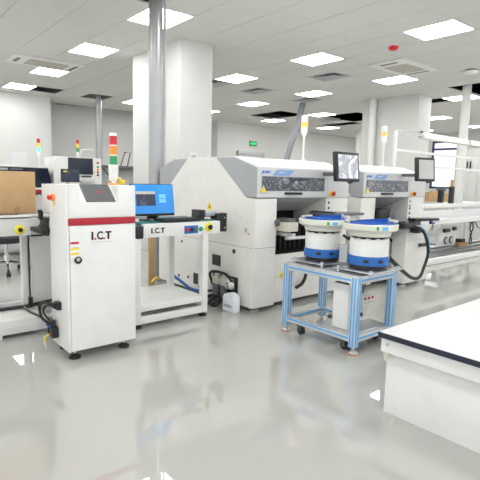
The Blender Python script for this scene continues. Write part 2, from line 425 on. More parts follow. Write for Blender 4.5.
obj('lock', MB().lathe((1.216,YF-.008,.726), [(.026,0),(.026,-.008),(.015,-.012)], 20, 'y'), BLACK, dr)
obj('keyhole', MB().lathe((1.214,YF-.018,.731), [(.014,0),(.012,-.006)], 14, 'y'), STEEL, dr)
obj('stripe', MB().box(X0+.012, X1-.004, YF-.007, YF+.01, .97, 1.018, .002), STRIPE, cab)
obj('upper_panel', MB().box(X0+.018, X1-.002, YF-.004, YF+.01, 1.021, nz, .002), WHITE, cab)
# sloped touch screen
sl = math.atan2(ZT-nz, ny-YF); L = math.hypot(ZT-nz, ny-YF)
def slope_box(x0, x1, s0, s1, h0, h1):
    c, s_ = math.cos(sl), math.sin(sl); P = []
    pr = [(YF+.006+s0*c-h0*s_, nz+s0*s_+h0*c), (YF+.006+s1*c-h0*s_, nz+s1*s_+h0*c), (YF+.006+s1*c-h1*s_, nz+s1*s_+h1*c), (YF+.006+s0*c-h1*s_, nz+s0*s_+h1*c)]
    return MB().prism(pr, 'x', x0, x1)
hm = obj('touch_panel', slope_box(1.290, 1.508, .004, L-.008, 0, .010), DGREY, cab)
obj('screen', slope_box(1.304, 1.494, .014, L-.016, .010, .0115), HMI, hm)
obj('warning_mark', slope_box(1.395, 1.43, .085, .105, .0115, .012), STRIPE, hm)
# stickers
for z0, mm in ((.842, RED), (.800, YELLOW), (.766, YELLOW)):
    s = obj('warning_sticker', MB().box(1.166, 1.224, YF-.0085, YF-.005, z0-.024, z0+.014), WHITEINK, dr)
    s2 = MB().box(1.166, 1.224, YF-.0095, YF-.006, z0-.002, z0+.014); o = obj('warning_band', s2, mm, dr)
# letters I . C . T  : strokes
def ict(parent, x, y, z, h, w, prefix):
    k = w/.150
    letters = MB()
    letters.box(x, x+.014*k, y-.003, y, z, z+h)
    obj('letter', letters, INK, parent, False)
    lettering('letter', 'C', h*1.03, (x+.041*k, y-.001, z), INK, parent, .045*k, bold=.0016)
    tt = MB(); tt.box(x+.105*k, x+.150*k, y-.003, y, z+h*.80, z+h); tt.box(x+.1205*k, x+.1345*k, y-.003, y, z, z+h)
    obj('letter', tt, INK, parent, False)
    for d in (.022, .089):
        obj('letter_dot', MB().box(x+d*k, x+(d+.013)*k, y-.003, y, z, z+.014*h/.062), PINK, parent, False)
ict(dr, 1.316, YF-.006, .862, .058, .150, '')
o = obj('print_line', MB().box(1.317, 1.466, YF-.0075, YF-.005, .8425, .8455), GREYINK, dr, False)
# emergency stop on the side
e = obj('emergency_switch', MB().lathe((X0,3.435,1.155), [(.026,0),(.026,-.014),(.022,-.018)], 20, 'x'), ORANGE, cab)
obj('button', MB().lathe((X0-.024,3.435,1.155), [(.012,.006),(.012,-.004),(.019,-.006),(.019,-.016),(.010,-.022)], 20, 'x'), RED, e)
obj('yellow_tag', MB().box(X0-.003, X0, 3.415, 3.445, 1.095, 1.125), YELLOW, e)
for x, y in ((1.20,3.25),(1.585,3.25),(1.22,3.49),(1.59,4.24)): lev_foot(cab, x, y, ZB+.03, .042)
# pneumatic plug cluster on cabinet side
v = obj('air_connector', MB().box(X0-.05, X0, 3.36, 3.42, .355, .395, .006).box(X0-.03, X0, 3.33, 3.40, .345, .405, .004), BLACK, cab)
v = obj('valve', MB().box(X0-.05, X0, 3.40, 3.47, .12, .20, .008).cyl((X0-.03,3.44,.20), (X0-.03,3.44,.25), .02).cyl((X0-.04,3.48,.13), (X0-.04,3.48,.23), .016), BLACK, cab)
obj('hose', MB().tube([(X0-.04,3.36,.378),(X0-.07,3.46,.385),(X0-.09,3.54,.35),(X0-.08,3.53,.26),(X0-.05,3.47,.22)], .010, 10, 6).tube([(X0-.04,3.38,.37),(X0-.06,3.47,.36),(X0-.07,3.52,.30),(X0-.04,3.45,.23)], .008, 10, 6), RUBBER, v)
obj('hose', MB().tube([(X0-.05,3.46,.14),(X0-.06,3.50,.11),(X0-.06,3.54,.06)], .009, 8, 5), YELLOW, v)
obj('tie', MB().box(X0-.06, X0-.01, 3.44, 3.51, .198, .208), BLUE, v)
obj('tag_paper', MB().prism([(3.51,.02),(3.57,.05),(3.58,.10),(3.53,.08)], 'x', X0-.06, X0-.056), PAPER, v)

# tower light and toy duck on the cabinet
t = thing('tower_light', 'tall red, orange and green tower light on the lettered loader cabinet', 'signal light', (1.63, 3.46, ZT-.003))
px, py = 1.612, 3.46
obj('base', MB().lathe((px,py,ZT-.003), [(.046,0),(.046,.010),(.030,.016)], 24), ORANGE, t)
obj('pivot', MB().lathe((px,py,ZT+.006), [(.020,0),(.018,.02),(.032,.035),(.037,.055),(.032,.078),(.016,.088)], 20).box(px-.030, px+.030, py-.028, py+.028, ZT+.085, ZT+.155, .005).box(px-.034, px-.02, py-.01, py+.01, ZT+.03, ZT+.10, .004), WHITE, t)
z = ZT+.155
for mm in (GREEN, ORANGE, RED):
    s = obj('lamp_segment', MB().lathe((px,py,z), [(.029,0),(.029,.064),(.027,.066)], 24), mm, t); z += .066
    obj('spacer', MB().lathe((px,py,z), [(.030,0),(.030,.010)], 24), WHITE, s); z += .010
obj('cap', MB().lathe((px,py,z), [(.030,0),(.028,.012),(.01,.016)], 24), WHITE, t)
t = thing('toy_duck', 'little yellow toy duck beside the tower light base', 'toy', (1.69, 3.50, ZT-.003))
obj('body', MB().ball((1.70,3.50,ZT+.018), .022, (1.25,.9,.95)).ball((1.678,3.49,ZT+.042), .015).box(1.720, 1.735, 3.49, 3.51, ZT+.024, ZT+.038, .004), YELLOW, t)
obj('beak', MB().prism([(1.652,ZT+.039),(1.667,ZT+.046),(1.667,ZT+.036)], 'y', 3.48, 3.495), RED, t)

# ------------------------------------------------------------------ front conveyor (right of the cabinet)
cv = thing('conveyor', 'white lettered conveyor with a blue switch plate, between loader cabinet and placement machine', 'conveyor', (2.3, 3.9, 0))
cx0, cx1, cy0, cy1 = 1.84, 2.74, 3.55, 4.22
obj('front_beam', MB().box(1.925, 2.745, cy0, cy0+.05, .80, .918, .004).box(1.925, 2.745, cy0+.05, cy0+.09, .80, .90), WHITE, cv)
obj('rear_beam', MB().box(1.86, 2.745, cy1-.06, cy1, .80, .918, .004), WHITE, cv)
obj('cross_beam', MB().box(1.86, 1.91, cy0+.05, cy1-.06, .80, .86).box(2.56, 2.62, cy0+.05, cy1-.06, .80, .86), WHITE, cv)
obj('belt', MB().box(1.90, 2.735, cy0+.055, cy0+.20, .905, .926, .004).box(1.90, 2.735, cy1-.12, cy1-.065, .905, .926, .004), BELT, cv)
obj('deck', MB().box(1.92, 2.72, cy0+.20, cy1-.12, .90, .922), STEEL, cv)
obj('end_block', MB().box(1.855, 1.92, cy0-.005, cy0+.16, .795, .90, .01), BLACK, cv)
for x, y in ((1.84, cy0+.005), (2.553, cy0+.005), (1.84, cy1-.065), (2.553, cy1-.065)):
    obj('leg', MB().box(x, x+.06, y, y+.06, .04, .80, .004), WHITE, cv)
sf = obj('shelf', MB().box(1.88, 2.57, cy0+.02, cy1-.01, .175, .205, .003).box(1.88, 2.57, cy0+.01, cy0+.045, .15, .21, .003), WHITE, cv)
obj('base_frame', MB().box(1.90, 2.553, cy0+.01, cy0+.05, .04, .105, .003).box(1.90, 2.553, cy1-.05, cy1-.01, .04, .105, .003).box(2.56, 2.61, cy0+.06, cy1-.06, .04, .105), WHITE, cv)
for x, y in ((1.885,3.60),(2.583,3.60),(1.885,4.17),(2.583,4.17)): lev_foot(cv, x, y, .06, .04)
ict(cv, 1.995, cy0, .836, .046, .135, '')
pl = obj('switch_plate', MB().box(2.335, 2.485, cy0-.004, cy0, .815, .888, .001), BLUEB, cv)
obj('red_switch', MB().box(2.352, 2.382, cy0-.012, cy0-.003, .836, .868, .003), RED, pl)
obj('dial', MB().lathe((2.412,cy0-.004,.852), [(.018,0),(.018,-.010),(.006,-.014)], 16, 'y'), BLACK, pl)
obj('dark_switch', MB().box(2.44, 2.47, cy0-.012, cy0-.003, .836, .868, .003), DGREY, pl)
obj('green_button', MB().lathe((2.517,cy0,.852), [(.022,0),(.022,-.008),(.014,-.014)], 18, 'y'), GREEN, cv)
ye = obj('stop_collar', MB().lathe((2.61,cy0,.866), [(.044,0),(.044,-.006),(.03,-.010)], 24, 'y'), YELLOWB, cv)
obj('stop_button', MB().lathe((2.61,cy0-.008,.866), [(.016,0),(.016,-.012),(.024,-.016),(.024,-.024)], 20, 'y'), BLACK, ye)
obj('shelf_cable', MB().tube([(1.90,3.60,.125),(2.2,3.62,.118),(2.42,3.61,.125),(2.52,3.60,.145)], .016, 8, 5).tube([(1.90,3.64,.135),(2.2,3.66,.13),(2.45,3.63,.145),(2.54,3.62,.15)], .012, 8, 5), DGREY, cv)
o = obj('yellow_hose', MB().tube([(2.42,4.3,.22),(2.5,4.34,.25),(2.56,4.40,.22)], .012, 8, 5), YELLOW, cv)
o = obj('blue_hose', MB().tube([(2.64,4.22,.28),(2.70,4.16,.22),(2.78,4.08,.14),(2.86,4.0,.12)], .016, 8, 5), BLUEB, cv)
o = origin(obj('socket_box', MB().box(1.93, 2.05, 4.02, 4.12, .206, .275, .006), WHITE)); tag(o, 'small white socket box on the conveyor lower shelf', 'box')
o = origin(obj('power_adapter', MB().box(1.905, 1.965, 4.13, 4.19, .2055, .31, .01), BLACK)); tag(o, 'black power adapter beside the white socket box on the shelf', 'adapter')
t = origin(obj('cardboard_sheet', MB().box(2.515, 2.585, 4.52, 4.545, 0, .74, .003), CARD)); tag(t, 'tall brown cardboard strip standing in front of the silver pipe base', 'cardboard')

# sensor block at the conveyor end
t = thing('scanner_unit', 'black scanner bracket with a yellow warning triangle at the conveyor end', 'scanner', (2.76, 3.7, .918))
obj('bracket', MB().box(2.58, 2.64, 3.66, 3.80, .926, 1.02, .006).box(2.62, 2.78, 3.72, 3.78, .945, .985, .006), BLACK, t)
obj('head', MB().box(2.655, 2.74, 3.67, 3.76, .955, 1.025, .008).box(2.72, 2.79, 3.66, 3.70, .96, 1.01, .004), STEEL, t)
obj('clamp', MB().box(2.79, 2.825, 3.66, 3.72, .93, 1.02, .004), BEIGE, t)
obj('side_block', MB().box(2.765, 2.90, 3.64, 3.74, .80, .985, .006), BLACK, t)
obj('screw', MB().cyl((2.87,3.636,.94), (2.87,3.65,.94), .008).cyl((2.87,3.636,.84), (2.87,3.65,.84), .008), STEEL, t)
tr = obj('warning_triangle', MB().prism([(2.665,1.022),(2.735,1.022),(2.70,1.10)], 'y', 3.664, 3.670), YELLOW, t)
obj('flash_mark', MB().prism([(2.694,1.035),(2.708,1.035),(2.702,1.075)], 'y', 3.662, 3.665), INK, tr)

# screen and keyboard on the conveyor
t = thing('desktop_monitor', 'wide screen with a blue desktop on the conveyor beside the cabinet', 'monitor', (2.17, 3.85, .922))
tilt = Matrix.Rotation(math.radians(-9), 3, 'X'); pv = (2.17, 3.80, .97)
obj('bezel', MB().box(1.945, 2.385, 3.79, 3.815, .965, 1.262, .006, tilt, pv), BLACK, t)
sc = obj('screen', MB().box(1.953, 2.378, 3.787, 3.792, .987, 1.255, 0, tilt, pv), DESK, t)
obj('program_window', MB().box(1.99, 2.185, 3.785, 3.7875, 1.06, 1.165, 0, tilt, pv), TABS, sc)
obj('title_bar', MB().box(1.99, 2.185, 3.7845, 3.7875, 1.165, 1.19, 0, tilt, pv), BEIGE, sc)
lg = MB()
for u in (0, 1):
    for w in (0, 1): lg.box(2.225+u*.037, 2.257+u*.037, 3.7855, 3.788, 1.085+w*.043, 1.122+w*.043, 0, tilt, pv)
LOGO = mat('pale_blue_panes', (.14,.45,.80), .3, noise=0, emis=(.14,.45,.80), estr=.35)
obj('pane_mark', lg, LOGO, sc, False)
obj('stand', MB().box(2.12, 2.22, 3.83, 3.86, .93, 1.10, .004).box(2.06, 2.28, 3.76, 3.90, .922, .936, .005), BLACK, t)
t = thing('keyboard', 'flat black keyboard lying on the conveyor next to the blue screen', 'keyboard', (2.40, 3.66, .926))
obj('case', MB().box(2.13, 2.53, 3.57, 3.72, .9265, .950, .006), BLACK, t)
kk = MB()
for r in range(5):
    for c in range(16): kk.box(2.142+c*.024, 2.161+c*.024, 3.582+r*.026, 3.603+r*.026, .948, .956, .002)
obj('keys', kk, BLACK, t)
t = thing('mouse', 'small dark mouse at the foot of the blue screen', 'mouse', (2.08, 3.66, .926)); 
obj('shell', MB().ball((2.07,3.68,.938), .02, (1.0,1.6,.7)), DGREY, t); obj('cord', MB().tube([(2.07,3.71,.935),(2.03,3.74,.932),(1.98,3.74,.931)], .003, 6, 4), BLACK, t)

# ------------------------------------------------------------------ second conveyor at the far side of the cabinet
cw = thing('conveyor', 'white conveyor under the cardboard box, with a yellow ringed button', 'conveyor', (.4, 4.15, 0))
obj('front_beam', MB().box(-.9, 1.255, 3.95, 4.00, .83, .962, .004).box(-.9, 1.255, 3.943, 3.95, .885, .891).box(-.9,1.255,3.943,3.95,.948,.962), WHITE, cw)
obj('rear_beam', MB().box(-.9, 1.395, 4.33, 4.38, .83, .962, .004), WHITE, cw)
obj('belt', MB().box(-.9, 1.12, 4.03, 4.31, .93, .975, .004).box(1.12, 1.395, 4.06, 4.30, .93, .955, .004), DGREY, cw)
obj('rail', MB().box(-.9, 1.15, 3.97, 4.02, .975, .992, .003).box(-.9, 1.2, 4.31, 4.36, .962, 1.02, .003), WHITE, cw)
obj('rod', MB().cyl((-.9,3.985,.972), (1.10,3.985,.972), .012), DGREY, cw)
obj('end_bracket', MB().box(1.118, 1.146, 3.56, 3.70, .862, 1.0, .008).box(1.10, 1.12, 3.58, 3.66, .87, .905, .008).box(1.10, 1.13, 3.64, 3.68, .98, 1.045, .006).cyl((1.095,3.62,.945), (1.13,3.60,.915), .018).box(1.09, 1.115, 3.62, 3.66, 1.03, 1.055, .004).cyl((1.10,3.60,.885), (1.14,3.60,.885), .018).box(1.12, 1.24, 3.70, 3.96, .865, .90, .004).box(1.12, 1.22, 3.942, 3.955, .818, .832), BLACK, cw)
bt = obj('button_ring', MB().lathe((1.04,3.95,.878), [(.038,0),(.038,-.008),(.028,-.012)], 24, 'y'), YELLOWB, cw)
obj('button', MB().lathe((1.04,3.94,.878), [(.016,0),(.018,-.014),(.010,-.020)], 16, 'y'), BLACK, bt)
obj('shelf', MB().box(-.9, 1.24, 3.97, 4.36, .135, .15), CREAM, cw)
obj('base_beam', MB().box(-.9, 1.245, 3.95, 3.99, .032, .145, .003).box(-.9, 1.245, 3.944, 3.95, .085, .089), WHITE, cw)
obj('rear_base', MB().box(-.9, 1.40, 4.36, 4.40, .04, .19, .003), GREYL, cw)
for x in (1.135, -.85):
    obj('leg', MB().box(x, x+.055, 4.28, 4.33, .0, .83, .004), WHITE, cw)
    lg_ = obj('leg', MB().box(x-.3 if x > 0 else x, (x-.3 if x > 0 else x)+.05, 3.955, 3.99, 0, .04), WHITE, cw)
obj('shelf_cable', MB().tube([(-.9,4.27,.165),(.2,4.28,.165),(1.0,4.26,.168),(1.18,4.25,.17),(1.38,4.28,.185)], .016, 8, 5).tube([(1.12,4.24,.17),(1.14,4.05,.16),(1.17,3.88,.155)], .011, 8, 4).tube([(1.19,4.26,.17),(1.19,4.27,.60),(1.195,4.27,.80)], .007, 8, 4).box(1.17,1.2,4.22,4.25,.16,.25), BLACK, cw)
bx = thing('cardboard_box', 'brown cardboard box sitting on the conveyor beside the cabinet', 'box', (1.0, 4.2, .99))
obj('carton', MB().box(.50, 1.22, 4.12, 4.30, .9925, 1.34, .004), CARD, bx)
obj('tape', MB().box(1.05, 1.09, 4.118, 4.121, .994, 1.05).box(.84, .87, 4.118, 4.121, .994, 1.33), TAPE, bx)

# ------------------------------------------------------------------ office chair behind it
ch = thing('office_chair', 'black swivel chair with a chrome base seen under the conveyor', 'chair', (1.6, 6.75, 0))
cxx, cyy = 1.60, 6.75
obj('seat', MB().lathe((cxx,cyy,.405), [(.10,0),(.26,.02),(.33,.06),(.33,.10),(.28,.13),(.05,.135)], 28), RUBBER, ch)
obj('column', MB().cyl((cxx,cyy,.12), (cxx,cyy,.44), .022).cyl((cxx,cyy,.12), (cxx,cyy,.25), .035), CHROME, ch)
obj('backrest', MB().box(cxx-.2, cxx+.2, cyy+.22, cyy+.27, .55, .92, .02).box(cxx-.03, cxx+.03, cyy+.15, cyy+.26, .44, .6, .01), RUBBER, ch)
for k in range(5):
    a = 2*PI*k/5-1.75; ex, ey = cxx+.29*math.cos(a), cyy+.29*math.sin(a)
    l = obj('leg', MB().tube([(cxx,cyy,.15), (cxx+.15*math.cos(a),cyy+.15*math.sin(a),.135), (ex,ey,.10)], [.03,.022,.016], 10), CHROME, ch)
    obj('caster', MB().cyl((ex-.022,ey,.032), (ex-.006,ey,.032), .032).cyl((ex+.006,ey,.032), (ex+.022,ey,.032), .032).box(ex-.012, ex+.012, ey-.015, ey+.015, .05, .10), BLACK, l)

# ------------------------------------------------------------------ machines of the far line
m1 = thing('reflow_machine', 'far white machine with a long dark cover and red line behind the cardboard box', 'machine', (2.0, 8.8, 0))
k = 8.2/6.5
obj('body', MB().box(.3, 2.70, 8.22, 9.3, .1, 1.0, .01).box(.3, 2.66, 8.4, 9.3, 1.0, 1.44, .01), GREYP, m1)
obj('top_trim', MB().box(.3, 2.64, 8.24, 9.3, 1.445, 1.475, .01), WHITE, m1)
cvv = obj('cover', MB().prism([(.3,1.12),(2.71,1.12),(2.64,1.445),(.3,1.445)], 'y', 8.20, 8.40), GLASSD, m1)
obj('trim', MB().box(.3, 2.70, 8.19, 8.24, 1.085, 1.12), WHITE, m1); obj('stripe', MB().box(.3, 2.70, 8.20, 8.24, 1.03, 1.085), STRIPE, m1)
obj('print_mark', MB().box(1.80, 2.01, 8.195, 8.2, 1.40, 1.43).box(2.05, 2.24, 8.195, 8.2, 1.413, 1.42), GREYINK, cvv)
for x in (.5, 2.6): obj('foot', MB().cyl((x,8.3,0), (x,8.3,.11), .05), RUBBER, m1)
m2 = thing('inspection_machine', 'white far machine with a black screen and a column of coloured buttons', 'machine', (3.1, 9.0, 0))
obj('body', MB().box(2.74, 3.60, 8.22, 8.72, .1, 1.655, .012), WHITE, m2)
s = obj('screen', MB().box(2.99, 3.43, 8.195, 8.23, 1.36, 1.645, .008), BLACK, m2); obj('glass', MB().box(3.0, 3.42, 8.19, 8.197, 1.37, 1.635), GLASSD, s)
obj('drive_slot', MB().box(3.22, 3.40, 8.20, 8.23, 1.315, 1.335), BLACK, m2); obj('keyboard_tray', MB().box(3.18, 3.42, 8.10, 8.23, 1.22, 1.285, .01), GREYL, m2)
for z, mm in ((1.575, RED), (1.50, GREEN), (1.455, ORANGE), (1.405, RED), (1.355, BLACK)):
    obj('push_button', MB().lathe((3.525,8.22,z), [(.018,0),(.018,-.02),(.010,-.025)], 14, 'y'), mm, m2)
obj('sticker', MB().box(3.45, 3.49, 8.217, 8.221, 1.40, 1.42), YELLOW, m2)
for x in (2.85, 3.5): obj('foot', MB().cyl((x,8.3,0), (x,8.3,.11), .05), RUBBER, m2)
obj('lamp_arm', MB().tube([(3.31,8.5,1.65),(3.34,8.5,1.80),(3.55,8.5,1.82),(3.55,8.5,1.72)], .018, 8), GREYP, m2)
mt = thing('touch_monitor', 'small dark touch screen mounted in front of the white far machine', 'monitor', (2.8, 7.6, 0))
obj('post', MB().cyl((2.78,7.68,.02), (2.78,7.68,1.30), .03).lathe((2.78,7.68,0), [(.16,0),(.16,.02),(.04,.03)]), GREYL, mt)
s = obj('case', MB().box(2.65, 2.95, 7.60, 7.63, 1.225, 1.435, .01), BLACK, mt); obj('screen', MB().box(2.665, 2.935, 7.595, 7.602, 1.245, 1.42), TABS, s)
obj('menu_tile', MB().box(2.685, 2.745, 7.593, 7.596, 1.385, 1.405), YELLOW, s)
def small_tower(x, y, z0, zl, label, top, sc=1.0):
    t = thing('tower_light', label, 'signal light', (x, y, z0), 'slim far tower lights')
    obj('pole', MB().cyl((x,y,z0), (x,y,zl), .008*sc), WHITE, t)
    z = zl
    for mm in top:
        obj('lamp_segment', MB().lathe((x,y,z), [(.028*sc,0),(.028*sc,.072*sc),(.02*sc,.075*sc)], 16), mm, t); z += .076*sc
    return t
small_tower(2.62, 8.6, 1.4755, 1.66, 'slim tower light glowing green over the dark covered machine', (CLEAR, LIT_G, YELLOW, RED), .98)
small_tower(3.31, 8.6, 1.656, 1.70, 'slim unlit tower light on the white machine with the black screen', (WHITE, GREEN, YELLOW, RED), .95)
o = origin(obj('notice_sheet', MB().box(3.42, 3.85, 13.63, 13.649, 1.48, 1.955), PAPER)); tag(o, 'pale paper notice on the white block wall above the dark covered machine', 'notice')
ds = thing('workstation', 'grey far workstation with a dark top shelf behind the tower light', 'workstation', (4.5, 9.4, 0))
obj('panel', MB().box(3.85, 5.6, 9.2, 9.8, 0, 1.5, .01), GREYP, ds); obj('top_shelf', MB().box(3.82, 5.6, 8.95, 9.8, 1.5, 1.56, .01), DGREY, ds)
obj('cable_arm', MB().tube([(3.96,8.98,1.50),(4.05,8.97,1.40),(4.12,8.97,1.30),(4.12,8.97,1.0)], .016, 8, 4), DGREY, ds)
wk = thing('wire_rack', 'small wire rack standing on the dark far shelf', 'rack', (4.55, 9.1, 1.56))
obj('wire', MB().tube([(4.40,9.1,1.56),(4.50,9.1,1.84),(4.62,9.1,1.84),(4.55,9.1,1.56)], .012, 8).tube([(4.47,9.25,1.56),(4.57,9.25,1.86),(4.70,9.25,1.86),(4.63,9.25,1.56)], .012, 8).tube([(4.40,9.1,1.572),(4.47,9.25,1.572)], .01, 6), DGREY, wk)

# ------------------------------------------------------------------ placement machines
def machine(x0, yf, label, film, firstone):
    t = thing('placement_machine', label, 'machine', (x0+.75, yf+.9, 0), 'white placement machines with smoked hoods')
    w = 1.49; yb = yf+1.80
    ep = [(yf+.005,.05),(yf+.005,1.14),(yf+.135,1.143),(yf+.635,1.552),(yf+1.16,1.552),(yf+1.66,1.143),(yb,1.14),(yb,.05)]
    e = obj('end_panel', MB().prism(ep, 'x', x0-.012, x0+.02, .003), CREAM, t)
    obj('seam', MB().box(x0-.0135, x0-.011, yf+.01, yb-.5, .649, .652).box(x0-.0135, x0-.011, yf+.46, yf+.49, .20, .22), DGREY, e)
    obj('hood_end', MB().prism([(yf-.01,1.15),(yf-.01,1.435),(yf+.335,1.542),(yf+1.45,1.542),(yf+1.79,1.44),(yf+1.79,1.15)], 'x', x0-.007, x0-.003), HOODG, t)
    hp = [(yf-.015,1.148),(yf-.015,1.44),(yf+.335,1.545),(yf+1.45,1.545),(yf+1.8,1.44),(yf+1.8,1.148)]
    obj('hood', MB().prism(hp, 'x', x0-.004, x0+1.42, .006), GREYL if firstone else GREYL, t)
    obj('hood_top', MB().prism([(yf+.0,1.452),(yf+.335,1.5505),(yf+1.45,1.5505),(yf+1.45,1.54),(yf+.335,1.54),(yf+.0,1.444)], 'x', x0+.01, x0+1.41), WHITE, t)
    lo = obj('front_column', MB().box(x0+.0, x0+.285, yf, yf+.5, .05, 1.14, .004), CREAM, t)
    obj('seam', MB().box(x0+.003, x0+.286, yf-.0015, yf+.01, .649, .653), DGREY, lo)
    hc = MB(); hc.box(x0+1.04, x0+w-.06, yf, yf+.5, .60, 1.146, .004)
    obj('side_column', hc, CREAM, t)
    for dz in (1.09, 1.03): obj('socket_hole', MB().lathe((x0+1.09,yf,dz), [(.014,0),(.014,-.004)], 14, 'y'), BLACK, t)
    obj('lower_panel', MB().box(x0+.28, x0+w-.06, yf+.06, yf+.5, .05, .555, .004), CREAM, t)
    for q in range(6): obj('vent_slot', MB().box(x0+.31, x0+.325, yf+.055, yf+.062, .12+q*.07, .14+q*.07), GREYP, t)
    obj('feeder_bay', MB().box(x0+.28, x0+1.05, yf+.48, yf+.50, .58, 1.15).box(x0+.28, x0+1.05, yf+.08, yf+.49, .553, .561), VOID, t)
    obj('rear_body', MB().box(x0+.01, x0+w-.06, yf+.5, yb-.005, .05, 1.15), CREAM, t)
    obj('lower_hood', MB().prism([(yf+.02,1.145),(yf+.36,.985),(yf+.44,.985),(yf+.44,1.147)], 'x', x0+.30, x0+1.04), GREYP, t)
    # front window with its film
    wn = obj('window', MB().box(x0+.055, x0+.985, yf-.019, yf-.010, 1.215, 1.357, .002), DGREY, t)
    obj('film', MB().box(x0+.065, x0+.975, yf-.0225, yf-.018, 1.222, 1.350, .001), film, wn)
    obj('handle', MB().box(x0+.37, x0+.61, yf-.045, yf-.012, 1.178, 1.203, .008), BLACK, t)
    obj('hood_seam', MB().box(x0+1.036, x0+1.042, yf-.0165, yf-.01, 1.15, 1.44), GREYP, t)
    tr = obj('warning_triangle', MB().prism([(x0+.03,1.20),(x0+.115,1.20),(x0+.072,1.272)], 'y', yf-.026, yf-.0225), BEIGE, t)
    obj('warning_mark', MB().prism([(x0+.032,1.202),(x0+.112,1.202),(x0+.090,1.238),(x0+.05,1.238)], 'y', yf-.028, yf-.0255), YELLOW, tr)
    obj('label_band', MB().prism([(x0+.19,1.366),(x0+.43,1.366),(x0+.50,1.424),(x0+.265,1.424)], 'y', yf-.0185, yf-.012), BLUEP, t)
    lettering('maker_lettering', 'JUKI', .032, (x0+.045, yf-.0155, 1.378), BLUEINK, t, .125, shear=.25, bold=.0016)
    lettering('model_lettering', 'RX-7', .022, (x0+.285, yf-.0190, 1.387), WHITEINK, t, .10, shear=.2)
    es = obj('emergency_collar', MB().lathe((x0+1.10,yf-.012,1.19), [(.030,0),(.030,-.016),(.022,-.02)], 20, 'y'), YELLOW, t)
    obj('emergency_button', MB().lathe((x0+1.11,yf-.03,1.19), [(.012,0),(.026,-.014),(.026,-.028),(.014,-.036)], 20, 'y'), RED, es)
    for x, y in ((x0+.10,yf+.10),(x0+w-.16,yf+.16),(x0+.12,yb-.1),(x0+w-.16,yb-.1)):
        lev_foot(t, x, y, .06, .055, STEEL, .014)
    # tape feeders standing in the bay
    fr = MB(); fs = MB()
    for q in range(9):
        x = x0+.33+q*.075; h = random.uniform(.80, .90)
        fr.box(x, x+.045, yf+.22, yf+.46, .57, h, .004)
        fs.box(x+.008, x+.04, yf+.24, yf+.40, h, h+.01, .003)
    obj('feeder_bank', fr, VOID, t); obj('feeder_gear', fs, BLACK, t)
    return t
mA = machine(3.012, 3.34, 'white placement machine with an angled end panel, beside the lettered conveyor', FILM, True)
mB = machine(4.715, 3.34, 'white placement machine farther along, in front of the second column', FILMB, False)
xA = 3.0
# end face details of the first machine
obj('vent_window', MB().box(xA-.004, xA+.002, 3.86, 4.005, .40, .515), BLACK, mA)
obj('vent_window', MB().box(xA-.004, xA+.002, 4.27, 4.36, .125, .25), BLACK, mA)
for y, z, r in ((3.64,.59,.024),(4.61,.585,.016),(4.67,.165,.020),(4.47,.10+.08,.018)):
    obj('panel_hole', MB().lathe((xA+.001,y,z), [(r,0),(r,-.004)], 16, 'x'), BLACK, mA)
sk = obj('data_sticker', MB().box(xA-.0025, xA+.001, 3.40, 3.48, .77, .85), PAPER, mA); obj('sticker_mark', MB().box(xA-.004, xA-.002, 3.44, 3.475, .80, .845), GREYINK, sk); obj('sticker_band', MB().box(xA-.004, xA-.002, 3.405, 3.43, .78, .80), ORANGE, sk)
for y, z in ((3.55,.585),(3.60,.60),(4.1,1.02),(3.55,.95),(4.55,1.2),(4.35,1.48),(3.62,1.0)):
    obj('screw', MB().lathe((xA,y,z), [(.007,0),(.007,-.003)], 8, 'x'), GREYP, mA)
obj('valve_recess', MB().box(xA-.003, xA+.004, 3.565, 3.985, .05, .325), BLACK, mA)
obj('panel_frame', MB().box(xA-.012, xA-.002, 3.985, 4.20, .06, .33, .003), CREAM, mA)
ft = thing('air_filter_unit', 'pair of glass air filters with a milky bottle and black hoses on the machine end', 'air filter', (2.93, 3.7, 0))
for y in (3.86, 3.74):
    u = obj('filter_head', MB().box(2.925, 2.995, y-.045, y+.045, .22, .30, .012).cyl((2.96,y,.29), (2.96,y,.33), .03), BEIGE, ft)
    obj('glass_bowl', MB().lathe((2.955,y,.09), [(.02,0),(.036,.02),(.038,.13)], 18), DGREY, u)
obj('regulator', MB().box(2.93, 2.995, 3.60, 3.69, .20, .31, .012).cyl((2.93,3.645,.25), (2.90,3.645,.25), .028), STEEL, ft)
obj('gauge', MB().lathe((2.93,3.57,.26), [(.03,0),(.03,-.03)], 18, 'x'), WHITE, ft)
obj('hose', MB().tube([(2.95,3.93,.20),(2.93,3.95,.32),(2.92,3.82,.36),(2.92,3.65,.35),(2.93,3.56,.27)], .014, 10, 6).tube([(2.95,3.88,.10),(2.90,3.97,.06),(2.87,3.93,.02),(2.87,3.80,.03),(2.90,3.72,.09)], .013, 10, 6).tube([(2.94,3.84,.09),(2.86,3.86,.02),(2.86,3.74,.02),(2.92,3.70,.10)], .011, 10, 6).tube([(2.97,3.97,.12),(2.95,4.08,.10),(2.97,4.2,.12)], .012, 8, 4), RUBBER, ft)
bo = obj('bottle', MB().prism([(3.455,.0),(3.64,.0),(3.64,.15),(3.61,.175),(3.58,.175),(3.575,.19),(3.52,.19),(3.515,.175),(3.47,.175),(3.455,.15)], 'x', 2.86, 2.945, .008), CLEAR, ft)
obj('bottle_mark', MB().box(2.8575, 2.861, 3.49, 3.61, .045, .075), GREYINK, bo)
